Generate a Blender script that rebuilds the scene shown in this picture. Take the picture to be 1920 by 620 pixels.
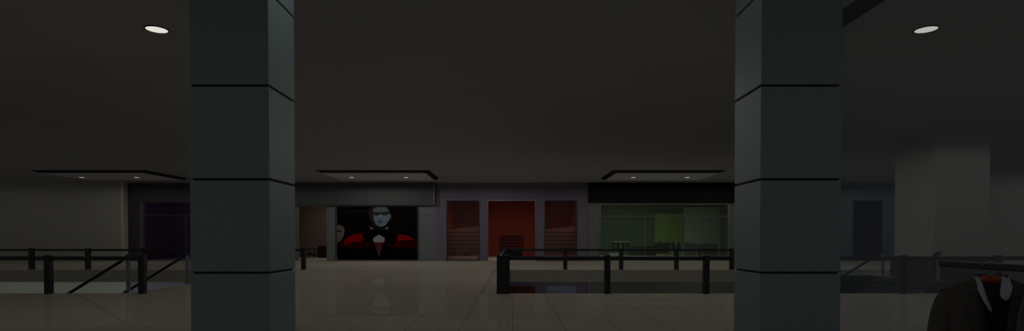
import bpy, bmesh, math, random
from mathutils import Vector, Matrix
random.seed(7)
C = bpy.context.scene
for o in list(bpy.data.objects): bpy.data.objects.remove(o)
COL = C.collection

# ------------------------------------------------------------------ camera
F, HX, HY, EYE = 1080.0, 961.0, 449.0, 1.54
PITCH = math.radians(0.8)
cam = bpy.data.cameras.new('camera'); cam_o = bpy.data.objects.new('camera', cam); COL.objects.link(cam_o)
cam.sensor_width = 36; cam.lens = 36*F/1920
cam.shift_x = (960-HX)/1920
cam.shift_y = (HY + F*math.tan(PITCH) - 310)/1920
cam.clip_start = 0.05; cam.clip_end = 300
cam_o.location = (0, 0, EYE); cam_o.rotation_euler = (math.radians(90)-PITCH, 0, 0)
C.camera = cam_o
def PX(x, D): return (x-HX)*D/F          # world x of photo column x at depth D
def PZ(y, D): return EYE-(y-HY)*D/F      # world z of photo row y at depth D

# ------------------------------------------------------------------ light and exposure
C.view_settings.view_transform = 'Standard'; C.view_settings.look = 'None'
C.view_settings.exposure = 0; C.view_settings.gamma = 1; C.view_settings.use_curve_mapping = False
w = bpy.data.worlds.new('world'); C.world = w; w.use_nodes = True
w.node_tree.nodes['Background'].inputs[0].default_value = (0.92, 0.97, 1.0, 1)
w.node_tree.nodes['Background'].inputs[1].default_value = 0.13
def lamp(name, loc, size, power, col=(1, .96, .9), rot=(0, 0, 0), sy=None):
    l = bpy.data.lights.new(name, 'AREA'); l.energy = power; l.color = col
    if sy: l.shape = 'RECTANGLE'; l.size = size; l.size_y = sy
    else: l.shape = 'DISK'; l.size = size
    o = bpy.data.objects.new(name, l); COL.objects.link(o); o.location = loc; o.rotation_euler = rot
    return o
CEIL = 5.72
def spot(name, loc, power, col=(1, .985, .955), angle=180):
    l = bpy.data.lights.new(name, 'SPOT'); l.energy = power; l.color = col; l.shadow_soft_size = 0
    l.spot_size = math.radians(angle); l.spot_blend = .15
    o = bpy.data.objects.new(name, l); COL.objects.link(o); o.location = loc; return o
# added fill spots under the ceiling, no fixtures seen, dimmer towards the sides
HALL = {-34: 12, -25: 17, -16: 20, -7.8: 50, 0.4: 50, 8.6: 54, 17: 56, 26: 60, 35: 45}
for hx, hp in HALL.items():
    for hy in (8.5, 16, 23.5, 31, 38):
        if abs(hx) > hy*1.05+6: continue
        if hx > 20 and hy == 31: continue
        if hx == 17 and hy == 23.5: continue
        if hy == 38: hp = {-16: 30, -7.8: 130, .4: 50, 8.6: 18, 17: 40}.get(hx, hp)
        spot('hall_fill', (hx+(1.5 if hy in (16, 31) else -1.5), hy, 5.45), hp*{8.5: .6, 16: .85, 23.5: 1, 31: 1.5, 38: 1.0}[hy]*{(0.4, 8.5): .3, (0.4, 23.5): 1.7, (0.4, 31): 1.2, (8.6, 31): .6, (-16, 8.5): .6, (-16, 16): .6, (-7.8, 16): .9}.get((hx, hy), 1))
spot('hall_fill', (34, 26, 5.45), 190); spot('hall_fill', (19, 17.5, 5.45), 40); spot('hall_fill', (12, 21, 5.45), 35)  # added fill for the right wall and the pillar
spot('hall_fill', (-2.2, 8.45, 5.5), 15, (.93, .98, 1)); spot('hall_fill', (2.2, 8.45, 5.5), 6, (.93, .98, 1))  # added fill close to the columns' inner sides
spot('lower_floor_fill', (-37, 37, -.9), 230); spot('lower_floor_fill', (-29, 37, -.9), 230); spot('lower_floor_fill', (-21, 37, -.9), 200); spot('lower_floor_fill', (4, 38, -.9), 100); spot('lower_floor_fill', (14, 37, -.9), 130)  # added unseen fill to brighten the lower shop fronts

# ------------------------------------------------------------------ materials
def srgb(h):
    v = [int(h[i:i+2], 16)/255 for i in (0, 2, 4)]
    return tuple(x/12.92 if x <= .04045 else ((x+.055)/1.055)**2.4 for x in v)+(1,)
MC = {}
def mat(name, col, rough=.6, metal=0, spec=.3, var=.12, scale=6, stretch=(1, 1, 1), bump=0, emit=0):
    if name in MC: return MC[name]
    m = bpy.data.materials.new(name); m.use_nodes = True; nt = m.node_tree; b = nt.nodes['Principled BSDF']
    c = srgb(col)
    b.inputs['Roughness'].default_value = rough; b.inputs['Metallic'].default_value = metal
    b.inputs['Specular IOR Level'].default_value = spec
    tc = nt.nodes.new('ShaderNodeTexCoord'); mp = nt.nodes.new('ShaderNodeMapping'); mp.inputs['Scale'].default_value = stretch
    n = nt.nodes.new('ShaderNodeTexNoise'); n.inputs['Scale'].default_value = scale; n.inputs['Detail'].default_value = 4
    r = nt.nodes.new('ShaderNodeMix'); r.data_type = 'RGBA'
    r.inputs[6].default_value = tuple(x*(1-var) for x in c[:3])+(1,); r.inputs[7].default_value = tuple(min(1, x*(1+var)) for x in c[:3])+(1,)
    nt.links.new(tc.outputs['Object'], mp.inputs[0]); nt.links.new(mp.outputs[0], n.inputs[0])
    nt.links.new(n.outputs[0], r.inputs[0]); nt.links.new(r.outputs[2], b.inputs['Base Color'])
    if bump:
        bp = nt.nodes.new('ShaderNodeBump'); bp.inputs['Strength'].default_value = bump; bp.inputs['Distance'].default_value = .01
        nt.links.new(n.outputs[0], bp.inputs['Height']); nt.links.new(bp.outputs[0], b.inputs['Normal'])
    if emit:
        b.inputs['Emission Color'].default_value = c; b.inputs['Emission Strength'].default_value = emit
    MC[name] = m; return m
def grid_mat(name, col, joint, bw, bh, rough=.5, mortar=.012, offset=.5, plane='xz', var=.06, spec=.3, smooth=.1, off=(0, 0, 0)):
    m = mat(name, col, rough, spec=spec, var=var); nt = m.node_tree; b = nt.nodes['Principled BSDF']
    src = b.inputs['Base Color'].links[0].from_socket
    tc = nt.nodes.new('ShaderNodeTexCoord'); mp = nt.nodes.new('ShaderNodeMapping')
    if plane == 'xz': mp.inputs['Rotation'].default_value = (math.radians(-90), 0, 0)
    mp.inputs['Location'].default_value = off
    br = nt.nodes.new('ShaderNodeTexBrick'); br.offset = offset; br.inputs['Scale'].default_value = 1
    br.inputs['Mortar Size'].default_value = mortar; br.inputs['Mortar Smooth'].default_value = smooth
    br.inputs['Brick Width'].default_value = bw; br.inputs['Row Height'].default_value = bh
    mx = nt.nodes.new('ShaderNodeMix'); mx.data_type = 'RGBA'; mx.inputs[7].default_value = srgb(joint)
    nt.links.new(tc.outputs['Object'], mp.inputs[0]); nt.links.new(mp.outputs[0], br.inputs[0])
    nt.links.new(br.outputs['Fac'], mx.inputs[0]); nt.links.new(src, mx.inputs[6]); nt.links.new(mx.outputs[2], b.inputs['Base Color'])
    return m
def glass(name, tint, refl=.06, haze=None, hz=.0):
    m = bpy.data.materials.new(name); m.use_nodes = True; nt = m.node_tree; nt.nodes.clear()
    out = nt.nodes.new('ShaderNodeOutputMaterial'); tr = nt.nodes.new('ShaderNodeBsdfTransparent'); tr.inputs[0].default_value = srgb(tint)
    gl = nt.nodes.new('ShaderNodeBsdfGlossy'); gl.inputs['Roughness'].default_value = 0
    lw = nt.nodes.new('ShaderNodeFresnel'); lw.inputs[0].default_value = 1.15
    mx = nt.nodes.new('ShaderNodeMixShader'); nt.links.new(lw.outputs[0], mx.inputs[0]); nt.links.new(tr.outputs[0], mx.inputs[1]); nt.links.new(gl.outputs[0], mx.inputs[2])
    last = mx
    if haze:
        df = nt.nodes.new('ShaderNodeBsdfDiffuse'); df.inputs[0].default_value = srgb(haze)
        m2 = nt.nodes.new('ShaderNodeMixShader'); m2.inputs[0].default_value = hz
        nt.links.new(mx.outputs[0], m2.inputs[1]); nt.links.new(df.outputs[0], m2.inputs[2]); last = m2
    nt.links.new(last.outputs[0], out.inputs[0]); return m

# floor: polished beige tiles
M_floor = grid_mat('polished_floor_tiles', 'b5ad9d', '7c766a', .914, .914, rough=.13, mortar=.006, offset=0, plane='xy', var=.05, spec=.55, off=(.0, .0, 0))
def mirror_coat(m, f):
    nt = m.node_tree; b = nt.nodes['Principled BSDF']; out = nt.nodes['Material Output']
    b.inputs['Specular IOR Level'].default_value = 0; b.inputs['Roughness'].default_value = 1
    g = nt.nodes.new('ShaderNodeBsdfGlossy'); g.inputs['Roughness'].default_value = 0; g.inputs[0].default_value = (.95, .95, .95, 1)
    lw = nt.nodes.new('ShaderNodeLayerWeight'); lw.inputs[0].default_value = .5
    mr = nt.nodes.new('ShaderNodeMapRange'); mr.inputs[3].default_value = f*.6; mr.inputs[4].default_value = f*1.3
    mx = nt.nodes.new('ShaderNodeMixShader'); nt.links.new(lw.outputs[1], mr.inputs[0]); nt.links.new(mr.outputs[0], mx.inputs[0])
    nt.links.new(b.outputs[0], mx.inputs[1]); nt.links.new(g.outputs[0], mx.inputs[2]); nt.links.new(mx.outputs[0], out.inputs[0])
mirror_coat(M_floor, .17)
M_slab = mat('slab_edge_paint', '8a8577', .6)
M_ceil = mat('ceiling_paint', '9c9a9c', .9, var=.04, scale=.4)
M_beige = mat('beige_wall_paint', '98958a', .85, var=.04)
M_black = mat('black_painted_metal', '202022', .45, .2)
M_black2 = mat('matte_black_panel', '0c0b0a', .6, spec=.15)
M_stone = mat('blue_grey_cladding', '687674', .55, var=.14, scale=9, stretch=(1, 1, 7), bump=.15, spec=.3)
M_groove = mat('dark_joint', '101413', .8)
M_steel = mat('brushed_steel', '6e7276', .35, .7)
M_wood_red = mat('varnished_red_wood', '8c3a1c', .4, var=.25, scale=14, stretch=(8, 1, 1))

# ------------------------------------------------------------------ helpers
def bm_box(bm, x0, x1, y0, y1, z0, z1):
    v = [bm.verts.new(p) for p in ((x0,y0,z0),(x1,y0,z0),(x1,y1,z0),(x0,y1,z0),(x0,y0,z1),(x1,y0,z1),(x1,y1,z1),(x0,y1,z1))]
    for f in ((3,2,1,0),(4,5,6,7),(0,1,5,4),(1,2,6,5),(2,3,7,6),(3,0,4,7)): bm.faces.new([v[i] for i in f])
def bm_tube(bm, pts, r, n=10, cap=True):
    pts = [Vector(p) for p in pts]; rings = []
    for i, p in enumerate(pts):
        d = (pts[min(i+1, len(pts)-1)]-pts[max(i-1, 0)]).normalized()
        a = d.cross(Vector((0, 0, 1)));
        if a.length < .05: a = d.cross(Vector((0, 1, 0)))
        a.normalize(); b = d.cross(a)
        rr = r[i] if isinstance(r, (list, tuple)) else r
        rings.append([bm.verts.new(p+(a*math.cos(t)+b*math.sin(t))*rr) for t in [2*math.pi*k/n for k in range(n)]])
    for A, B in zip(rings, rings[1:]):
        for k in range(n): bm.faces.new((A[k], A[(k+1) % n], B[(k+1) % n], B[k]))
    if cap: bm.faces.new(rings[0][::-1]); bm.faces.new(rings[-1])
def bm_disc(bm, c, r, z0, z1, n=28, r2=None):
    r2 = r if r2 is None else r2
    A = [bm.verts.new((c[0]+r*math.cos(2*math.pi*k/n), c[1]+r*math.sin(2*math.pi*k/n), z0)) for k in range(n)]
    B = [bm.verts.new((c[0]+r2*math.cos(2*math.pi*k/n), c[1]+r2*math.sin(2*math.pi*k/n), z1)) for k in range(n)]
    for k in range(n): bm.faces.new((A[k], A[(k+1) % n], B[(k+1) % n], B[k]))
    bm.faces.new(A[::-1]); bm.faces.new(B)
def obj(name, bm, m, parent=None, bevel=0, smooth=False, sub=0):
    me = bpy.data.meshes.new(name); bmesh.ops.recalc_face_normals(bm, faces=bm.faces); bm.to_mesh(me); bm.free()
    o = bpy.data.objects.new(name, me); COL.objects.link(o); me.materials.append(m)
    if smooth:
        for p in me.polygons: p.use_smooth = True
    if bevel:
        b = o.modifiers.new('bevel', 'BEVEL'); b.width = bevel; b.segments = 2; b.limit_method = 'ANGLE'
    if sub:
        s = o.modifiers.new('sub', 'SUBSURF'); s.levels = s.render_levels = sub
    if parent is not None:
        o.parent = parent; o.matrix_parent_inverse = Matrix.Translation(-Vector(parent.location))
    return o
def box(name, x0, x1, y0, y1, z0, z1, m, parent=None, bevel=0):
    bm = bmesh.new(); bm_box(bm, x0, x1, y0, y1, z0, z1); return obj(name, bm, m, parent, bevel)
def boxes(name, L, m, parent=None, bevel=0):
    bm = bmesh.new()
    for b in L: bm_box(bm, *b)
    return obj(name, bm, m, parent, bevel)
def structure(o): o['kind'] = 'structure'; return o
def tag(o, label, cat, group=None):
    o['label'] = label; o['category'] = cat
    if group: o['group'] = group
    return o
def thing(name, label, cat, loc, group=None):
    o = bpy.data.objects.new(name, None); COL.objects.link(o); o.location = loc; o.empty_display_size = .2
    return tag(o, label, cat, group)
def copy_tree(o, parent=None):
    c = o.copy(); COL.objects.link(c)
    if parent is not None: c.parent = parent
    for ch in [x for x in bpy.data.objects if x.parent == o]: copy_tree(ch, c)
    return c

# ------------------------------------------------------------------ hall shell
YN, YF, YS, YB = 16.55, 29.6, 42.6, 58.0     # near void edge, far void edge, shop fronts, shop back walls
XL, XR = -44, 44
TH = .63
structure(boxes('floor', [(XL, XR, -4, YN, -TH, 0), (-11.2, -.5, YN, YF, -TH, 0), (XL, XR, YF, YB+.3, -TH, 0)], M_floor))
structure(boxes('trim_1', [(XL, -11.2, YF-.02, YF-.001, -TH, -.012), (-.5, XR, YF-.02, YF-.001, -TH, -.012)], M_slab))
structure(boxes('trim_2', [(-11.22, -11.201, YN, YF, -TH, -.01)], M_slab))
structure(box('ceiling', XL, XR, 4.0, YB+.3, CEIL, CEIL+.3, M_ceil))
structure(box('floor_lower', XL, XR, 5, YB, -6.6, -6.3, M_floor))
# walls
structure(box('wall_back', XL, XR, YB, YB+.2, 0, CEIL, mat('shop_back_paint', '6f655e', .9)))
structure(box('wall_left', XL, PX(238, YS), YS-.6, YS+.2, 0, CEIL, M_beige))
structure(box('trim_3', PX(238, YS), PX(243, YS), YS-.62, YS+.2, 0, CEIL, mat('pale_edge_trim', 'b5b0a0', .7)))
structure(box('wall_right', 25.9, XR, 31.3, 31.6, 0, CEIL, M_beige))

# lower level shop fronts seen through the voids
def low(name, xa, xb, col, ya=500, m=None, dy=0):
    return box(name, PX(xa, YS), PX(xb, YS), YS-dy, YS+.3, -6.3, -TH-.001, m or mat('lower_wall_'+col, col, .8))
structure(low('wall_lower_left', -200, 242, '737a70'))
structure(low('wall_lower_centre', 242, 940, '5d606c'))
structure(low('wall_lower_violet', 940, 1103, '4c4350'))
structure(low('wall_lower_right', 1105, 2100, '50534b'))
structure(box('trim_4', PX(1102.5, YS), PX(1105, YS), YS-.1, YS+.3, -6.3, -TH-.001, M_steel))
dr = structure(box('door_1', PX(930, YS), PX(1003, YS), YS-.02, YS-.001, -6.3, PZ(536, YS), mat('lower_red_wall', '3a0806', .7)))
wn = structure(box('window_1', PX(1023, YS), PX(1080, YS), YS-.02, YS-.001, -6.3, PZ(536, YS), mat('lower_blue_glass', '555a70', .3)))

# ------------------------------------------------------------------ shop fronts
def shop(label, loc): return thing('storefront', label, 'storefront', loc)
def seg(n, xa, xb, ya, yb, m, par, y0=YS-.15, y1=YS+.15, bevel=0):
    z0 = 0 if yb >= 488 else PZ(yb, YS); z1 = CEIL if ya <= 343 else PZ(ya, YS)
    return box(n, PX(xa, YS), PX(xb, YS), y0, y1, z0, z1, m, par, bevel)
def segs(n, L, m, par, y0=YS-.15, y1=YS+.15):
    out = []
    for xa, xb, ya, yb in L:
        z0 = 0 if yb >= 488 else PZ(yb, YS); z1 = CEIL if ya <= 343 else PZ(ya, YS)
        out.append((PX(xa, YS), PX(xb, YS), y0, y1, z0, z1))
    return boxes(n, out, m, par)
def frame(n, xa, xb, ya, yb, m, par, t=1.6, y0=YS-.2, y1=YS+.05, bottom=True):
    L = [(xa-t, xa, ya-t, yb), (xb, xb+t, ya-t, yb), (xa, xb, ya-t, ya)]
    if bottom: L.append((xa, xb, yb-t, yb))
    return segs(n, L, m, par, y0, y1)
M_gs = grid_mat('grey_block_cladding', '696f6d', '4a4f4d', 40, .67, rough=.6, mortar=.014)
M_vs = grid_mat('violet_block_cladding', '6b6372', '534c5a', 2.7, .67, rough=.6, mortar=.014)
M_grs = grid_mat('green_grey_block_cladding', '696d67', '4c4f4a', 40, .67, rough=.6, mortar=.014)
M_bs = grid_mat('blue_block_cladding', '5c6770', '49535b', 1.35, .67, rough=.6, mortar=.014)
M_pds = grid_mat('plum_block_cladding', '3d3839', '2e2a2b', 2.7, .67, rough=.6, mortar=.014)
M_frame = mat('window_frame_metal', '77756f', .4, .3)
M_frame_d = mat('dark_window_frame', '35313a', .4, .3)
G_shop = glass('shop_glass', 'e2e2e2')
def pane(par, xa, xb, ya, yb, m=None, y=YS-.02):
    return box('pane', PX(xa, YS), PX(xb, YS), y, y+.02, 0.02 if yb >= 488 else PZ(yb, YS), PZ(ya, YS), m or G_shop, par)
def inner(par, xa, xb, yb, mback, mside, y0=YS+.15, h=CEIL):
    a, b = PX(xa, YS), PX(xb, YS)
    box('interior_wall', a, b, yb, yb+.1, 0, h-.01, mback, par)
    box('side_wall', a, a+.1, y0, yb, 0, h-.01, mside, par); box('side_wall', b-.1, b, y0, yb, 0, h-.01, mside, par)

# grey store with the poster
s1 = shop('grey block shop front with a large poster of a red dinner jacket', (PX(690, YS), YS, 0))
seg('fascia', 470, 815.5, 343, 384, mat('grey_fascia', '474c4a', .7, var=.05), s1, YS-.55, YS+.15)
seg('fascia_edge', 815.5, 817, 343, 385, M_steel, s1, YS-.56, YS+.15)
segs('facade', [(470, 559, 385, 488), (615, 630, 384, 488), (630, 786, 384, 386), (786, 818, 384, 488), (630, 786, 487.5, 488)], M_gs, s1)
frame('door_frame', 561, 614, 387, 488, M_frame, s1, bottom=False)
seg('trim_strip', 558, 817, 384, 385.2, mat('fascia_trim', '4c4f4e', .6), s1, YS-.57, YS+.0)
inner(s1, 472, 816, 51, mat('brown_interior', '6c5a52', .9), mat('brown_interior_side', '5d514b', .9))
lamp('shop_fill', (PX(590, YS), 47.5, 5.5), 2.5, 60, (1, .95, .9))  # added fill for the interior, no fixture behind it
# violet store
s2 = shop('violet block shop front with red doorway between two windows', (PX(960, YS), YS, 0))
segs('facade', [(818, 838, 343, 488), (838, 899, 343, 376), (899, 914, 343, 488), (914, 1005, 343, 375), (1005, 1021, 343, 488), (1021, 1081, 343, 376), (1081, 1103, 343, 488)], M_vs, s2)
for xa, xb in ((839.5, 897.5), (1022.5, 1079.5)):
    f = frame('window_frame', xa, xb, 377.5, 488, M_frame_d, s2)
    p = pane(f, xa, xb, 377.5, 486.5, glass('shop_glass_warm', 'e8dcd6', haze='8a7a78', hz=.05))
frame('door_frame', 915.5, 1003.5, 376.5, 488, M_steel, s2, t=1.2, bottom=False)
inner(s2, 819, 1102, 53, mat('red_interior', '7c301c', .85, var=.03), mat('red_interior_side_lit', 'a0512c', .8))  # side walls' orange carries the light falling on them
lamp('shop_fill', (PX(960, YS), 47, 5.5), 3.0, 75, (1, .97, .95))  # added unseen fill for the red interior
# green store
s3 = shop('wide glazed shop front with black fascia and green interior', (PX(1240, YS), YS, 0))
seg('fascia', 1103.5, 1482, 343, 380, M_black2, s3, YS-.45, YS+.15)
segs('facade', [(1103.5, 1124, 380, 488), (1124, 1366, 380, 382), (1366, 1482, 380, 488)], M_grs, s3)
f = frame('window_frame', 1125.5, 1364.5, 383.5, 488, M_frame, s3, t=1.2)
segs('mullion', [(1208.6, 1209.8, 405, 488), (1125.5, 1364.5, 404.4, 405.3)], M_frame, s3, YS-.06, YS+.03)
pane(f, 1125.5, 1364.5, 383.5, 487, glass('shop_glass_green', 'dfe6dd', haze='70806c', hz=.12))
inner(s3, 1104.5, 1480, 57, mat('green_interior', '424e3f', .85, var=.03), mat('green_interior_side', '4b5548', .8))
boxes('lime_wall_panel', [(PX(1228, 56.7), PX(1282, 56.7), 56.6, 56.95, 0, PZ(400, 56.7))], mat('lime_green_panel', '6a7c42', .8), s3)
boxes('grey_wall_panel', [(PX(1282, 56.7), PX(1380, 56.7), 56.65, 56.95, 0, PZ(388, 56.7))], mat('sage_grey_panel', '929c91', .8), s3)
lamp('shop_fill', (PX(1240, YS), 50, 5.5), 4.0, 330, (.98, 1, .96))  # added unseen fill for the green interior
# dark plum store, left
s4 = shop('dark plum shop front with closed glass doors beside pale wall', (PX(310, YS), YS, 0))
segs('facade', [(243, 264, 343, 488), (264, 468, 343, 379)], M_pds, s4)
seg('door_jamb', 264, 272, 379, 488, mat('plum_jamb', '565052', .6), s4)
seg('facade_end', 420, 468, 379, 488, M_pds, s4)
segs('door_frame', [(272, 420, 402.5, 403.5), (349, 350.5, 403, 488), (272, 420, 487, 488)], mat('plum_metal', '5d4a5a', .4, .4), s4, YS-.05, YS+.05)
pane(s4, 272, 420, 380, 487, glass('plum_glass', 'c8bccb', haze='3a2a44', hz=.3))
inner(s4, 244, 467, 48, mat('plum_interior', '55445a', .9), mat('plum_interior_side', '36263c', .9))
lamp('shop_fill', (PX(345, YS), 45, 5.5), 2.0, 90)  # added unseen fill for the plum interior
# blue store, right
s5 = shop('blue-grey block shop front with tall dark window', (PX(1620, YS), YS, 0))
segs('facade', [(1484, 1597, 343, 488), (1597, 1651, 343, 376), (1651, 1780, 343, 488)], M_bs, s5)
f = frame('window_frame', 1598.5, 1649.5, 377.5, 488, M_frame_d, s5)
pane(f, 1598.5, 1649.5, 377.5, 487, glass('smoke_glass', '888890', haze='44464e', hz=.3))
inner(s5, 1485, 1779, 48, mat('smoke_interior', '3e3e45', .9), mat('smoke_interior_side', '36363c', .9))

# ------------------------------------------------------------------ wall poster (flat printed panel)
YP = YS-.2
pt = thing('wall_poster', 'large poster of a mannequin in red dinner jacket and bow tie', 'poster', (PX(708, YS), YP, PZ(488, YS)))
boxes('poster_panel', [(PX(632, YP), PX(784, YP), YP, YP+.05, PZ(487, YP), PZ(387, YP))], mat('poster_black', '100b0a', .9, spec=.02, var=.5, scale=1.5, stretch=(.3, 1, 3)), pt)
frame('poster_frame', 632.5, 783.5, 387.5, 487.8, mat('poster_frame_metal', '4f5150', .4, .3), pt, t=1.3, y0=YP-.04, y1=YP+.05)
PL = [0]
def art(name, pts, m, sub=0):
    PL[0] += 1; y = YP-.004*PL[0]
    bm = bmesh.new()
    # clip the outline to the panel's edges
    P = [(min(max(x, 633), 783), min(max(yy, 388), 486.5)) for x, yy in pts]
    vs = [bm.verts.new((PX(x, YP), y, PZ(yy, YP))) for x, yy in P]
    f = bm.faces.new(vs); r = bmesh.ops.extrude_face_region(bm, geom=[f])
    for v in [g for g in r['geom'] if isinstance(g, bmesh.types.BMVert)]: v.co.y += .002
    return obj(name, bm, m, pt)
def ell(cx, cy, rx, ry, n=28, a0=0, a1=360): return [(cx+rx*math.cos(math.radians(a0+(a1-a0)*k/n)), cy+ry*math.sin(math.radians(a0+(a1-a0)*k/n))) for k in range(n+(a1-a0 < 360))]
red = mat('print_red', '8d0208', .9, spec=.02, var=.6, scale=1.2); redd = mat('print_deep_red', '300204', .9, spec=.02, var=.4, scale=1.5)
skin = mat('print_pale_blue', '6d7b84', .9, spec=.02, var=.15, scale=2); skind = mat('print_shade_brown', '2e2420', .9, spec=.02, var=.3)
skin2 = mat('print_pale_brown', '6a5f5a', .9, spec=.02, var=.3, scale=2.5); pbl = mat('print_black', '070606', .9, spec=.02)
art('printed_light_streak', [(648, 395.5), (692, 394.5), (692, 396), (648, 397)], mat('print_grey_green', '1f2a2a', .9, spec=.02))
art('printed_jacket', [(636, 487), (640, 462), (645, 449), (660, 441), (678, 437), (692, 430), (708, 436), (726, 429), (746, 438), (762, 441), (776, 447), (784, 456), (784, 487)], redd)
art('printed_jacket_front', [(633, 487), (637, 470), (650, 464), (690, 466), (711, 480), (735, 466), (770, 464), (783, 470), (783, 487)], pbl)
art('printed_shoulder', [(643, 456), (648, 447), (658, 441), (672, 438), (679, 437.5), (682, 448), (676, 454), (662, 453), (652, 457)], red)
art('printed_shoulder', [(745, 452), (747, 438.5), (760, 440.5), (772, 445), (778, 450), (764, 449)], red)
art('printed_lapel', [(690, 431), (681, 440), (685, 456), (698, 486), (712, 486), (706, 462), (699, 440)], pbl)
art('printed_lapel', [(730, 430), (744, 440), (740, 456), (722, 486), (710, 486), (716, 462), (722, 440)], pbl)
art('printed_neck', [(697, 416), (728, 416), (728, 433), (697, 433)], mat('print_neck', '14181a', .9, spec=.02))
art('printed_head_shade', [(699, 420), (694, 411), (691.5, 401), (692.5, 394), (696, 388), (728, 388), (731.5, 395), (732.5, 405), (730, 414), (723, 423), (715, 425.8), (706, 424.5)], skind)
art('printed_ear', [(731, 401), (734.5, 402), (734, 409), (731, 412)], mat('print_ear', '4a5257', .9, spec=.02))
art('printed_face', [(700, 402), (707, 401), (712, 402), (718, 401), (725, 402), (731, 399), (731.5, 406), (729, 414), (723, 421.5), (716, 424.8), (709, 423.5), (704, 418), (701, 411)], skin)
art('printed_forehead', [(699, 396), (701, 390), (708, 388), (724, 388), (729, 393), (730, 396.5), (722, 397), (711, 398), (703, 397.5)], mat('print_forehead', '5a6367', .9, spec=.02, var=.2))
art('printed_eye_shadow', [(701, 399), (706, 398), (711, 399.3), (713, 401), (711, 403.5), (705, 404), (701, 402.5)], mat('print_brow', '2c3337', .9, spec=.02))
art('printed_eye_shadow', [(716, 400.5), (718, 398.8), (724, 398), (729, 399), (728.5, 402), (723, 403.5), (718, 403)], MC['print_brow'])
art('printed_nose', [(712.5, 401), (715, 402), (716.5, 407.5), (714.5, 409.5), (710.5, 409), (711, 406)], mat('print_nose', '7a8a93', .9, spec=.02))
art('printed_nose_shadow', [(710.5, 409), (714, 409.8), (716.5, 408.6), (715.5, 411), (711, 410.8)], mat('print_nose_shadow', '394247', .9, spec=.02))
art('printed_mouth', [(706.5, 415), (711, 413.8), (713, 414.2), (715, 413.8), (720, 415), (713, 416.6)], mat('print_mouth', '394247', .9, spec=.02))
art('printed_chin_shade', [(708, 418.6), (718, 418.6), (714, 419.8)], mat('print_chin', '4f5a61', .9, spec=.02))
art('printed_shirt', [(700.5, 446), (711, 439.5), (721.5, 446), (722, 451), (720, 454), (711, 479), (702, 454), (700, 451)], mat('print_shirt', '8c909a', .9, spec=.02, var=.15))
art('printed_shirt_front', [(702, 454), (720, 454), (711, 478)], mat('print_shirt_red', '5a2c32', .9, spec=.02))
art('printed_collar', [(694, 424.5), (701, 428.5), (697, 430)], mat('print_collar', '8c7f86', .9, spec=.02))
art('printed_collar', [(728, 424.5), (722, 428.5), (727, 430)], MC['print_collar'])
art('printed_bow_tie', [(695, 430), (707, 432.5), (711, 431.8), (715, 432.5), (727, 429.5), (727, 441), (715, 438), (711, 439), (707, 438), (695, 441)], pbl)
art('printed_second_head', [(633, 421.5), (640, 421.5), (645.5, 426), (647, 433), (645, 442), (639, 452), (633, 455)], skin2)
art('printed_second_eye', [(633, 431), (641, 432), (640, 435), (633, 435)], mat('print_eye_dark', '2c2726', .9, spec=.02))
def text(name, body, x, y, size, m, parent, yy, width=None):
    cu = bpy.data.curves.new(name, 'FONT'); cu.body = body; cu.size = size; cu.extrude = .003; cu.align_x = 'CENTER'; cu.align_y = 'CENTER'; cu.space_character = 1.25
    t = bpy.data.objects.new(name, cu); COL.objects.link(t)
    bpy.context.view_layer.update()
    dg = bpy.context.evaluated_depsgraph_get(); me = bpy.data.meshes.new_from_object(t.evaluated_get(dg)); bpy.data.objects.remove(t)
    xs = [v.co.x for v in me.vertices]; s = (width/(max(xs)-min(xs))) if width else 1
    for v in me.vertices: v.co = Vector((v.co.x*s+x, yy+v.co.z*-1, v.co.y+y))
    o = bpy.data.objects.new(name, me); COL.objects.link(o); me.materials.clear(); me.materials.append(m); o.parent = parent
    o.matrix_parent_inverse = Matrix.Translation(-Vector(parent.location)); return o
PL[0] += 2
for wd, xa, xb in (('BE', 640, 660), ('PREPARED', 677, 778)):
    text('lettering', wd, PX((xa+xb)/2, YP), PZ(459, YP), .40, mat('print_letter_red', '5c0a12', .9, spec=.02), pt, YP-.004*PL[0], PX(xb, YP)-PX(xa, YP))

# ------------------------------------------------------------------ square clad columns
YC = 8.0
def column(xa, xb, ya, depth, label):
    x0, x1 = PX(xa, YC), PX(xb, YC); y1 = YC+depth
    t = thing('column', label, 'column', ((x0+x1)/2, (YC+y1)/2, 0))
    box('core', x0+.03, x1-.03, YC+.03, y1-.03, 0, CEIL, M_groove, t)
    L = []; z = 0; J = [1.081+1.296*k for k in range(4)]+[CEIL+.02]
    bm = bmesh.new()
    for j in J:
        bm_box(bm, x0, x1, YC, y1, z+(.014 if z else 0), j-.014); z = j
    obj('cladding', bm, M_stone, t, bevel=.012)
    return t
column(356.5, 505.5, YC, .95, 'blue-grey clad square column, the left one, before the railing end')
column(1425.5, 1577, YC, .95, 'blue-grey clad square column, the right one, beside the glass')

# beige pillar far right
pl = thing('pillar', 'beige square pillar on a dark plinth behind the right railing', 'pillar', (17.5, 23.6, 0))
box('shaft', PX(1752, 22.5), 18.62, 22.5, 24.85, 0, CEIL, M_beige, pl)
box('plinth', PX(1752, 22.4)-.04, 18.7, 22.4, 24.95, 0, .75, mat('dark_brown_plinth', '37322c', .7), pl)
structure(box('floor_landing', 15.55, XR, 21.1, YF-.03, -.35, 0, mat('landing_dark_stone', '37352f', .6)))

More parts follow.
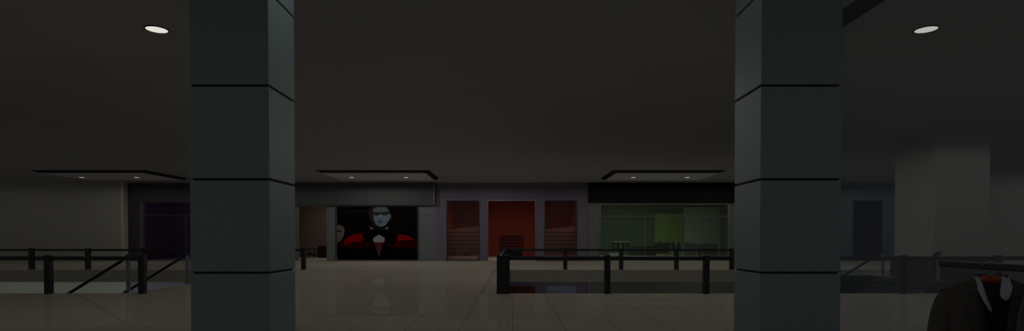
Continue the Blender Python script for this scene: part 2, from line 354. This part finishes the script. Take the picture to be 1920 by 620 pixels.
# ------------------------------------------------------------------ dropped ceiling panels and downlights
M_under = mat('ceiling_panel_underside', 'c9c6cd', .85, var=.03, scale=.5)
def cpanel(x0, x1, y0, y1, label):
    t = thing('ceiling_panel', label, 'ceiling panel', ((x0+x1)/2, (y0+y1)/2, CEIL))
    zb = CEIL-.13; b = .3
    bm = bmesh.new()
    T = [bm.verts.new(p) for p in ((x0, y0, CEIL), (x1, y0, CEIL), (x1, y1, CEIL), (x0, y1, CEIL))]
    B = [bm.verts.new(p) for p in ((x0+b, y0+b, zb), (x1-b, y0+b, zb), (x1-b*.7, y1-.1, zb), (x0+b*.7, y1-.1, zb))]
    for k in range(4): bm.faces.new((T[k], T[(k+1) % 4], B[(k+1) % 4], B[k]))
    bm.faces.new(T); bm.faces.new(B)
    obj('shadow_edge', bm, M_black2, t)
    bm = bmesh.new()
    bm_box(bm, x0+b, x1-b, y0+b, y1-.1, zb-.02, zb-.001)
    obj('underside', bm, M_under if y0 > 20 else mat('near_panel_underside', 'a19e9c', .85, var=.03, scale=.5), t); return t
GP = 'dropped ceiling panels'
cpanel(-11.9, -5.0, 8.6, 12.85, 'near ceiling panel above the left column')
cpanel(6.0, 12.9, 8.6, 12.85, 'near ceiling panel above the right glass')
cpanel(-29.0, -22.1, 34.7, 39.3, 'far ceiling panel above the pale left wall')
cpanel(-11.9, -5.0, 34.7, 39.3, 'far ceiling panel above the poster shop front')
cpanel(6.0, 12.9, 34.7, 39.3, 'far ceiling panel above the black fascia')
M_lens = mat('lit_lens', 'f2efe4', .5, var=0, emit=.8)
def downlight(x, y, r, label):
    z = CEIL-.15
    t = thing('downlight', label, 'ceiling light', (x, y, z))
    bm = bmesh.new(); n = 36
    R = []
    for rr, zz in ((r*1.14, z-.001), (r*1.14, z-.014), (r, z-.014), (r, z-.001)):
        R.append([bm.verts.new((x+rr*math.cos(2*math.pi*k/n), y+rr*math.sin(2*math.pi*k/n), zz)) for k in range(n)])
    for a in range(4):
        A, B = R[a], R[(a+1) % 4]
        for k in range(n): bm.faces.new((A[k], A[(k+1) % n], B[(k+1) % n], B[k]))
    obj('trim_ring', bm, M_black, t)
    bm = bmesh.new(); bm_disc(bm, (x, y), r*.99, z-.008, z-.001, 36); obj('lens', bm, M_lens, t)
    spot('downlight_lamp', (x, y, z-.03), 20)
downlight(-6.82, 11.1, .19, 'round lit downlight in the near left ceiling panel')
downlight(7.93, 11.1, .19, 'round lit downlight in the near right ceiling panel')
for x, lb in ((-27.85, 'left downlight of the panel above the pale wall'), (-24.3, 'right downlight of the panel above the pale wall'),
              (-10.4, 'left downlight of the panel above the poster shop'), (-6.88, 'right downlight of the panel above the poster shop'),
              (7.8, 'left downlight of the panel above the black fascia'), (11.3, 'right downlight of the panel above the black fascia')):
    downlight(x, 37.3, .16, 'small lit '+lb)

# ------------------------------------------------------------------ railings
def railing(label, pts, corner_y, posts, axis='x', y=16.5, pw=.16, x=0, ends=(0, 0)):
    cx = sum(posts)/len(posts)
    t = thing('railing', label, 'railing', (cx, y, 0) if axis == 'x' else (x, cx, 0))
    for p in posts:
        if axis == 'x': a, b = p-pw/2, y-pw/2
        else: a, b = x-pw/2, p-pw/2
        box('post', a, a+pw, b, b+pw, 0, 1.1, M_black, t, bevel=.008)
    if axis == 'x': box('top_rail', ends[0], ends[1], y-.035, y+.035, .955, 1.065, M_black, t, bevel=.01)
    else: box('top_rail', x-.035, x+.035, ends[0], ends[1], .955, 1.065, M_black, t, bevel=.01)
    return t
railing('near black railing at the left, before the stair void', 0, 0, [-18.6, -15.92, -13.23, -10.56], y=16.42, ends=(-19, -10.56))
railing('near black railing at the centre and right, before the wide void', 0, 0, [-.16, 2.7, 5.52, 8.3, 11.12, 13.83, 16.6], y=16.42, ends=(-.16, 19))
railing('far black railing across the left void before the pale wall', 0, 0, [-24.8, -21.9, -19.0, -16.1, -13.3, -10.78], y=29.7, pw=.2, ends=(-31, -10.78))
railing('far black railing before the green shop window', 0, 0, [2.72, 5.6, 8.45, 11.3], y=29.7, pw=.2, ends=(-.1, 11.3))
railing('black side railing running away from the centre corner', 0, 0, [16.44, 19.3, 22.2, 25.1, 27.5, 29.7], axis='y', x=-.37, ends=(16.44, 29.7))

# ------------------------------------------------------------------ stairs down
def stairs(xt, y0, y1, label):
    t = thing('staircase', label, 'staircase', (xt, (y0+y1)/2, 0))
    rise, run, n = .17, .28, 30
    bm = bmesh.new()
    for i in range(n):
        bm_box(bm, xt-run*(i+1), xt-run*i+.02, y0+.08, y1-.08, -rise*(i+1)-.12, -rise*(i+1))
    obj('steps', bm, mat('dark_steps', '3b3d3c', .6), t)
    for yy in (y0, y1):
        bm = bmesh.new(); L = n*run
        v = []
        for dy in (-.04, .04):
            v.append([bm.verts.new((xx, yy+dy, zz)) for xx, zz in ((xt, -.02), (xt-L, -.02-n*rise), (xt-L, -.45-n*rise), (xt, -.45))])
        bm.faces.new(v[0]); bm.faces.new(v[1])
        for k in range(4): bm.faces.new((v[0][k], v[0][(k+1) % 4], v[1][(k+1) % 4], v[1][k]))
        obj('stringer', bm, mat('stringer_dark', '24272a', .5), t)
        bm = bmesh.new(); sl = rise/run
        bm_tube(bm, [(xt-L, yy, 1.0-n*rise), (xt-.22, yy, 1.03-.14), (xt-.08, yy, 1.02), (xt, yy, 1.06), (xt+.06, yy, 1.05), (xt+.08, yy, .98)], .045, 10)
        obj('handrail', bm, M_black, t, smooth=True)
        bm = bmesh.new(); bm_tube(bm, [(xt, yy, 0), (xt, yy, 1.03)], .06, 12); bm_disc(bm, (xt, yy), .13, 0, .03, 20)
        obj('newel_post', bm, M_steel, t)
    return t
stairs(-11.55, 17.3, 20.45, 'flight of stairs going down behind the left railing')
stairs(15.75, 21.3, 24.5, 'flight of stairs going down beside the beige pillar')
box_l = boxes('escalator_housing', [(PX(1500, 25), PX(1645, 25), 25.0, 27.0, -1.2, PZ(516, 25))], mat('housing_dark', '20241f', .6))
tag(box_l, 'dark boxed housing in the void left of the beige pillar', 'housing')

# ------------------------------------------------------------------ shop contents
# poster shop: cabinet and table
t = thing('cabinet', 'dark brown cabinet inside the doorway left of the poster', 'cabinet', (PX(605, 48.5), 48.5, 0))
M_dw = mat('dark_red_wood', '2a100c', .5)
x0, x1 = PX(596, 48.5), PX(613.3, 48.5)
box('body', x0, x1, 48.5, 49.1, .06, .95, M_dw, t, .01); box('top', x0-.03, x1+.03, 48.46, 49.14, .95, .99, mat('dark_wood_top', '1e0b08', .4), t, .005)
box('plinth', x0+.03, x1-.03, 48.54, 49.06, 0, .06, M_black, t)
for k in range(2):
    d = box('door', x0+.02+k*(x1-x0)/2, x0+(k+1)*(x1-x0)/2-.01, 48.48, 48.5, .1, .93, M_dw, t, .004)
    hx = (x0+x1)/2+(.06 if k else -.08); box('handle', hx, hx+.02, 48.455, 48.48, .5, .64, M_steel, d)
t = thing('display_table', 'low table with dark red top in the doorway left of the poster', 'table', (PX(584, 48), 48.3, 0))
x0, x1 = PX(573, 48), PX(591.5, 48)
box('table_top', x0, x1, 47.9, 48.7, .72, .79, mat('dark_red_top', '4a1512', .5), t, .01); box('shelf', x0+.05, x1-.05, 47.95, 48.65, .22, .25, mat('grey_shelf', '4a4340', .6), t)
for a in (x0+.03, x1-.08):
    for b in (47.93, 48.62): box('leg', a, a+.05, b, b+.05, 0, .72, M_black, t)
for k, (dx, dz, r) in enumerate(((.18, .25, .09), (.34, .25, .07), (.62, .25, .08))):
    bm = bmesh.new(); bm_disc(bm, (x0+dx, 48.2), r, dz, dz+.16, 14, r*.75); bm_disc(bm, (x0+dx, 48.2), r*.5, dz+.16, dz+.22, 14, r*.6)
    tag(obj('vase', bm, mat('dark_ceramic', '1a1412', .4)), ('squat dark vase, leftmost under the red-topped table', 'small dark vase, middle one under the red-topped table', 'dark vase, rightmost under the red-topped table')[k], 'vase')

# violet shop: slat wall, counter, till, panels standing for window reflections
t = thing('slat_wall_rack', 'red slatted display board on the back wall of the red shop', 'display rack', (0, 52.8, .4))
x0, x1 = PX(937, 52.8), PX(981, 52.8)
box('board', x0, x1, 52.88, 52.98, .5, PZ(441, 52.8), mat('dark_red_board', '651a10', .8), t)
for k in range(5): box('slat', x0, x1, 52.78, 52.88, .72+k*.27, .8+k*.27, mat('black_red_slat', '210805', .6), t)
t = thing('sales_counter', 'black sales counter inside the red doorway', 'counter', (PX(958, 50), 50.3, 0))
x0, x1 = PX(944, 50), PX(979, 50)
box('body', x0, x1, 50, 50.7, 0, .72, M_black2, t, .01); box('counter_top', x0-.04, x1+.04, 49.95, 50.75, .72, .77, M_black, t, .005)
t = thing('cash_register', 'small black till on the counter in the red shop', 'till', (PX(951, 50), 50.3, .77))
cx = PX(951, 50)
box('base', cx-.22, cx+.22, 50.15, 50.5, .77, .9, M_black, t, .01)
bm = bmesh.new(); bm_box(bm, cx-.03, cx+.03, 50.34, 50.38, .9, 1.0); obj('stand', bm, M_black, t)
box('screen', cx-.15, cx+.15, 50.3, 50.33, .96, 1.2, M_black, t, .006)
def display(xa, xb, lab, sgn):
    t = thing('window_reflection', lab, 'window display', (PX((xa+xb)/2, 44.2), 44.2, 0))
    a, b = PX(xa, 44.2), PX(xb, 44.2)
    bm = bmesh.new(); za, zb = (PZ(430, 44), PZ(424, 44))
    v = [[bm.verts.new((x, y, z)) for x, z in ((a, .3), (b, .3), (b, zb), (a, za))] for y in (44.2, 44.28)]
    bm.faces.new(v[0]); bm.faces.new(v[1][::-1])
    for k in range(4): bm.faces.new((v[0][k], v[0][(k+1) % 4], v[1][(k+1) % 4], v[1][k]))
    obj('reflection_panel', bm, mat('rose_grey_reflection', '8d706b', .8), t)  # pinkish glass reflection put in as a solid coloured panel
    for k in range(6): box('rail', a, b, 44.16, 44.2, .6+.3*k, .625+.3*k, mat('rose_reflection_slat', '563a38', .6), t)
    box('plinth', a, b, 43.3, 44.2, 0, .3, mat('white_floor_strip', 'd8d6ce', .6), t)  # added block standing for the bright strip of floor there
    bm = bmesh.new()
    c = a+.45 if sgn < 0 else b-.45
    bm_tube(bm, [(c, 43.7, .3), (c, 43.7, 1.5)], .03, 8); bm_tube(bm, [(c-.35, 43.7, 1.5), (c+.25, 43.7, 1.5)], .025, 8)
    obj('stand', bm, M_steel, t)
for q in (869, 1049): spot('window_fill', (PX(q, 43.4), 42.9, 4.3), 34, (1, .93, .92))  # added fill above each window to brighten the panels
display(840, 899, 'rose-grey panel standing for the reflection in the window left of the red doorway', -1)
display(1020, 1078, 'rose-grey panel standing for the reflection in the window right of the red doorway', 1)
# small upright bottles on the left window's plinth
for k, dx in enumerate((.35, .55, .9, 1.25, 1.45, 1.6)):
    bm = bmesh.new(); X = PX(841, 43.5)+dx
    bm_disc(bm, (X, 43.5), .05, .3, .44, 10); bm_disc(bm, (X, 43.5), .03, .44, .52, 10, .02)
    tag(obj('bottle', bm, mat('dark_bottle', '191614', .3)), 'small dark bottle on the plinth of the window left of the red doorway', 'bottle', 'bottles on the left window plinth')

# green shop: racks with clothes, counters, tables
def garment_mesh(w=.24, h=.75, d=.045):
    bm = bmesh.new()
    out = [(-.05, 0), (-.2, -.07), (-.25, -.45), (-.2, -.46), (-.17, -.2), (-.18, -h), (.18, -h), (.17, -.2), (.2, -.46), (.25, -.45), (.2, -.07), (.05, 0)]
    A = [bm.verts.new((-d/2*(.6 if z > -.1 else 1), x, z)) for x, z in out]; B = [bm.verts.new((d/2*(.6 if z > -.1 else 1), x, z)) for x, z in out]
    bm.faces.new(A); bm.faces.new(B[::-1])
    for k in range(len(out)): bm.faces.new((A[k], A[(k+1) % len(out)], B[(k+1) % len(out)], B[k]))
    return bm
GC = ['2b2b30', '4a4b50', '161619', '34201f', '202126', '6a6a68', '1b1b20', '3a1c1a', '141416', '26272b']
def rack(x0, x1, y, h, label, n, cols, glabel, grp):
    t = thing('clothes_rack', label, 'clothes rack', ((x0+x1)/2, y, 0))
    bm = bmesh.new(); bm_tube(bm, [(x0, y, h), (x1, y, h)], .018, 8); obj('hanging_rail', bm, M_steel, t)
    for x in (x0, x1):
        bm = bmesh.new(); bm_tube(bm, [(x, y, .03), (x, y, h)], .02, 8); obj('upright', bm, M_steel, t)
        box('foot', x-.02, x+.02, y-.28, y+.28, 0, .03, M_steel, t)
    proto = {}
    for k in range(n):
        cl = cols[k % len(cols)]
        if cl not in proto:
            o = obj('hanging_garment', garment_mesh(), mat('cloth_'+cl, cl, .9)); proto[cl] = o
        else:
            o = proto[cl].copy(); COL.objects.link(o)
        o.location = (x0+.12+(x1-x0-.24)*k/max(1, n-1), y, h-.02); o.rotation_euler = (0, 0, .15*math.sin(k*2.1))
        tag(o, glabel, 'garment', grp)
    return t
rack(PX(1146, 52), PX(1181, 52), 52, 1.36, 'long clothes rack at the left of the green shop', 11, GC, 'garment hanging on the long rack left in the green shop', 'garments on the left rack of the green shop')
rack(PX(1256, 51), PX(1277, 51), 51, 1.42, 'short clothes rack right of the lime panel edge in the green shop', 6, ['1c1620', '2a1d33', '141416', '6a6470'], 'garment hanging on the short rack before the lime panel', 'garments on the short rack of the green shop')
def counter(xa, xb, y, h, label, body, top, legs=False):
    x0, x1 = PX(xa, y), PX(xb, y)
    t = thing('display_counter', label, 'counter', ((x0+x1)/2, y+.35, 0))
    box('body', x0, x1, y, y+.7, .08 if not legs else .3, h-.05, body, t, .01)
    box('counter_top', x0-.03, x1+.03, y-.03, y+.73, h-.05, h, top, t, .006)
    box('plinth', x0+.05, x1-.05, y+.05, y+.65, 0, .08 if not legs else .3, mat('pale_plinth', '6e705f', .7), t)
    return t
cb = mat('charcoal_counter', '101011', .5); ct = mat('charcoal_top', '111213', .4)
counter(1181, 1208, 54, .92, 'charcoal display counter left of the glass divider', cb, ct)
counter(1211, 1231, 54, .95, 'black display counter right of the glass divider', M_black2, M_black)
counter(1232, 1256, 52, 1.25, 'navy black display block on a pale plinth before the lime panel', mat('navy_black', '06080d', .5), M_black, True)
counter(1283, 1307, 52, 1.18, 'lavender-grey display block right of the short rack', mat('lavender_grey', '4b4b55', .6), mat('lavender_top', '55555f', .5), True)
counter(1313, 1346, 52, 1.18, 'grey display block nearest the right pier of the green shop', mat('warm_grey_block', '474549', .6), mat('warm_grey_top', '505053', .5), True)
# folded stacks and a bust on the counters
def stack(x, y, z, n, col, label, grp):
    for k in range(n):
        bm = bmesh.new(); bm_box(bm, x-.17, x+.17, y+.1, y+.4, z+k*.045, z+k*.045+.042)
        o = obj('folded_shirt', bm, mat('fold_'+col, col, .9), bevel=.012)
        tag(o, label, 'shirt', grp)
stack(PX(1239, 52), 52, 1.25, 3, '2d3034', 'folded dark shirt on the left of the navy black block', 'shirts on the left of the navy block')
stack(PX(1250, 52), 52, 1.25, 2, '5d6058', 'folded grey-green shirt on the right of the navy black block', 'shirts on the right of the navy block')
stack(PX(1290, 52), 52, 1.18, 3, '55586a', 'folded bluish shirt on the left of the lavender-grey block', 'shirts on the left of the lavender block')
stack(PX(1300, 52), 52, 1.18, 2, '6a6a70', 'folded grey shirt on the right of the lavender-grey block', 'shirts on the right of the lavender block')
stack(PX(1324, 52), 52, 1.18, 3, '60606e', 'folded grey-violet shirt on the grey block by the right pier', 'shirts on the block by the right pier')
bm = bmesh.new(); X = PX(1212, 54.2); bm_tube(bm, [(X, 54.3, .95), (X, 54.3, .99), (X, 54.3, 1.0), (X, 54.3, 1.12), (X, 54.3, 1.2), (X, 54.3, 1.3), (X, 54.3, 1.36)], [.1, .1, .03, .03, .09, .1, .05], 12)
tag(obj('hat_stand_head', bm, M_black, smooth=True), 'small black display head on the counter by the glass divider', 'display head')
bm = bmesh.new(); X = PX(1150, 51.5); bm_box(bm, X-.5, X+.5, 50.6, 51.4, 0, .32)
tag(obj('low_display_box', bm, mat('pale_grey_box', '8b8a90', .6), bevel=.02), 'low pale display box at the foot of the long rack', 'display box')

# ------------------------------------------------------------------ glass pane right of the right column
gx0, gx1 = PX(1577, YC)+.01, 9.2
gp = structure(box('window_2', gx0, gx1, YC+.42, YC+.44, .0, CEIL-.01, glass('hall_glass', 'eef1f2', haze='a4aab4', hz=.1)))

# ------------------------------------------------------------------ jackets on the rail, foreground right
BX = 2.2
r = thing('garment_rail', 'dark wooden hanging rail holding two suit jackets, right foreground', 'clothes rail', (BX, 1.7, 0))
M_bar = mat('dark_rail_wood', '1b1613', .5, var=.2)
box('bar', BX-.022, BX+.022, 1.65, 2.95, 1.402, 1.434, M_bar, r, .006)
box('upright', BX-.03, BX+.03, 1.64, 1.7, .04, 1.45, M_bar, r, .006)
box('foot', BX-.3, BX+.3, 1.6, 1.74, 0, .04, M_bar, r, .008); box('foot', BX-.04, BX+.04, 1.2, 2.6, 0, .04, M_bar, r, .008)

M_suit = mat('charcoal_brown_wool', '3f3934', .95, var=.25, scale=40, stretch=(1, 1, .4))
M_suit_d = mat('dark_lapel_wool', '332e2a', .9, var=.25, scale=40)
M_shirt = mat('pale_grey_cotton', '8d9496', .8, var=.08, scale=30)
M_vest = mat('black_waistcoat', '0d0c0b', .9)
M_lining = mat('dark_lining', '3a3732', .7)
def add_mesh(name, V, Fc, m, parent, sub=1, thick=0):
    bm = bmesh.new(); vs = [bm.verts.new(v) for v in V]
    for f in Fc:
        try: bm.faces.new([vs[i] for i in f])
        except ValueError: pass
    me = bpy.data.meshes.new(name); bmesh.ops.recalc_face_normals(bm, faces=bm.faces); bm.to_mesh(me); bm.free(); me.materials.append(m)
    for p in me.polygons: p.use_smooth = True
    o = bpy.data.objects.new(name, me); COL.objects.link(o); o.parent = parent
    if thick: s = o.modifiers.new('s', 'SOLIDIFY'); s.thickness = thick; s.offset = 0
    if sub: s = o.modifiers.new('sub', 'SUBSURF'); s.levels = s.render_levels = sub
    return o
def zshoulder(x): ax = abs(x); return 0 if ax < .07 else -.065*((ax-.07)/.15)**1.15
def depth_at(z):   # half depth front/back
    return .055+.05*min(1, max(0, -z/.25))
def halfw(z):
    if z > -.12: return .212
    t = min(1, (-z-.12)/.35); return .212-.03*math.sin(t*math.pi*.6)
def vopen(z):      # half width of the front opening
    if z > -.43: return max(.004, .072*(1-(-z)/.43))
    return .004+.02*(-z-.43)
def jacket(loc, rz, label):
    t = thing('suit_jacket', label, 'jacket', loc); t.rotation_euler = (0, 0, rz)
    # front panels (two) and back as curved sheets
    zs = [0, -.02, -.05, -.09, -.14, -.2, -.27, -.35, -.43, -.52, -.62, -.72, -.78]
    for s in (-1, 1):
        V, Fc = [], []; n = 10
        for i, z in enumerate(zs):
            w_ = halfw(z); a = vopen(z); dz = depth_at(z)
            for k in range(n+1):
                u = k/n; x = a+(w_-a)*u
                if i == 0: x = .07+(w_-.07)*u
                ph = x/w_; y = -dz*math.sqrt(max(0, 1-ph**3.2))
                zz = z+zshoulder(x) if z > -.14 else z+zshoulder(x)*max(0, 1-(-z-.14)/.3)
                fold = .004*math.sin(14*u+z*9)*min(1, -z*3)
                V.append((s*x, y+fold, zz))
        for i in range(len(zs)-1):
            for k in range(n):
                q = i*(n+1)+k; Fc.append((q, q+1, q+n+2, q+n+1))
        add_mesh('front_panel', V, Fc, M_suit, t, 1, .004)
        # lapel: outer edge leaves the neck, notches, and runs to the button
        L = [(.068, .012, .01), (.098, -.012, -.02), (.112, -.07, -.058), (.086, -.078, -.066), (.124, -.1, -.078), (.108, -.19, -.1), (.06, -.32, -.112), (.008, -.43, -.114)]
        I = [(.062, .02, .0), (.062, -.03, -.04), (.058, -.075, -.062), (.056, -.085, -.07), (.053, -.11, -.08), (.04, -.19, -.1), (.02, -.32, -.112), (.003, -.43, -.114)]
        V = [(s*x, y-.006, z) for x, z, y in L]+[(s*x, y-.006, z) for x, z, y in I]; n = len(L)
        add_mesh('lapel', V, [(k, k+1, k+1+n, k+n) for k in range(n-1)], M_suit_d, t, 0, .006)
        # sleeve
        bm = bmesh.new()
        P = [(s*.15, .0, -.05), (s*.172, .0, -.085), (s*.188, .0, -.14), (s*.208, -.006, -.22), (s*.225, -.02, -.33), (s*.236, -.04, -.45), (s*.244, -.065, -.6)]
        bm_tube(bm, P, [.03, .05, .056, .054, .05, .046, .04], 14)
        me_o = obj('sleeve', bm, M_suit, None, smooth=True, sub=1); me_o.parent = t
        # shirt collar leaf
        if s < 0: K = [(.066, .018, .03), (.076, .012, -.03), (.073, -.03, -.062), (.062, -.075, -.084), (.040, -.12, -.104), (.026, -.145, -.106)]; Q = [(.05, .02, .03), (.042, .0, -.024), (.036, -.035, -.05), (.03, -.08, -.072), (.020, -.12, -.09), (.016, -.14, -.094)]
        else: K = [(.066, .018, .03), (.082, .008, -.03), (.072, -.03, -.068), (.056, -.068, -.098), (.036, -.1, -.11)]; Q = [(.048, .022, .03), (.036, .0, -.03), (.02, -.025, -.062), (.012, -.045, -.09), (.004, -.068, -.104)]
        V = [(s*x, y, z) for x, z, y in K]+[(s*x, y, z) for x, z, y in Q]; n = len(K)
        add_mesh('shirt_collar', V, [(k, k+1, k+1+n, k+n) for k in range(n-1)], M_shirt, t, 1, .004)
        # waistcoat front inside the opening
        V = [(s*.064, .0, -.02), (s*.075, -.05, -.15), (s*.045, -.08, -.45), (0, -.085, -.45), (0, -.072, -.2), (s*.03, -.055, -.12)]
        add_mesh('waistcoat_front', V, [(0, 1, 5), (1, 2, 3, 4, 5)], M_vest, t, 0, .004)
    # back with lining showing at the neck
    V, Fc = [], []; n = 16; zs2 = [.0, -.03, -.08, -.14, -.25, -.4, -.6, -.78]
    for z in zs2:
        w_ = halfw(z); dz = depth_at(z)
        for k in range(n+1):
            x = -w_+2*w_*k/n; y = dz*math.sqrt(max(0, 1-abs(x/w_)**3.2))
            V.append((x, y, z+zshoulder(x)*(1 if z > -.14 else max(0, 1-(-z-.14)/.3))))
    for i in range(len(zs2)-1):
        for k in range(n):
            q = i*(n+1)+k; Fc.append((q, q+1, q+n+2, q+n+1))
    add_mesh('back_panel', V, Fc, M_suit, t, 1, .004)
    # shoulder caps close the top between front and back
    for s in (-1, 1):
        V, Fc = [], []; n = 8
        for k in range(n+1):
            x = .07+.142*k/n; d_ = .055*math.sqrt(max(0, 1-(x/.212)**3.2))
            for j in range(5): V.append((s*x, d_*(j-2)/2, zshoulder(x)+.008*(1-((j-2)/2)**2)))
        for k in range(n):
            for j in range(4):
                q = k*5+j; Fc.append((q, q+1, q+6, q+5))
        add_mesh('shoulder', V, Fc, M_suit, t, 1, .004)
    V = []; n = 12
    for k in range(n+1):
        a = math.pi*k/n; V += [(.064*math.cos(a), .045*math.sin(a)-.005, -.06), (.066*math.cos(a), .05*math.sin(a)-.005, .022)]
    add_mesh('collar_band', V, [(2*k, 2*k+1, 2*k+3, 2*k+2) for k in range(n)], M_lining, t, 0, .004)
    V = [(-.07, .03, .0), (.07, .03, .0), (.09, .03, -.5), (-.09, .03, -.5)]
    add_mesh('lining', V, [(0, 1, 2, 3)], M_lining, t, 0, .003)
    # chest pocket welt
    add_mesh('pocket_welt', [(.09, -.112, -.205), (.165, -.1, -.195), (.165, -.102, -.222), (.09, -.114, -.232)], [(0, 1, 2, 3)], M_suit_d, t, 0, .006)
    return t
def hanger(loc, rz, label):
    t = thing('coat_hanger', label, 'coat hanger', loc); t.rotation_euler = (0, 0, rz)
    bm = bmesh.new(); P = [(-.18, 0, -.075), (-.12, 0, -.04), (-.06, 0, -.005), (-.03, 0, .006), (0, 0, .01), (.03, 0, .006), (.06, 0, -.005), (.12, 0, -.04), (.18, 0, -.075)]
    V = [];
    rings = []
    for x, y, z in P:
        hh = .019 if abs(x) < .05 else .015
        rings.append([bm.verts.new(p) for p in ((x, -.013, z-hh), (x, .013, z-hh), (x, .013, z+hh), (x, -.013, z+hh))])
    for A, B in zip(rings, rings[1:]):
        for k in range(4): bm.faces.new((A[k], A[(k+1) % 4], B[(k+1) % 4], B[k]))
    bm.faces.new(rings[0]); bm.faces.new(rings[-1])
    o = obj('arms', bm, M_wood_red, None, smooth=False, sub=2); o.parent = t
    bm = bmesh.new(); Q = [(0, 0, .0), (0, 0, .012)]+[(.034*math.cos(a), 0, .0515+.034*math.sin(a)) for a in [math.radians(-90+22*k) for k in range(12)]]
    bm_tube(bm, Q, .0035, 8); o = obj('hook', bm, M_steel, None, smooth=True); o.parent = t
    return t
for (X, Y, rz, sc, l1, l2) in ((2.2, 2.65, -.42, .92, 'charcoal brown suit jacket with grey shirt collar, fully open to view', 'red-brown wooden hanger inside the left jacket'),
                           (2.2, 2.35, .5, .9, 'charcoal brown suit jacket cut by the right edge', 'red-brown wooden hanger inside the right jacket')):
    jk = jacket((X, Y, 1.357), rz, l1); jk.scale = (sc, sc, 1)
    hanger((X, Y, 1.352), rz, l2)
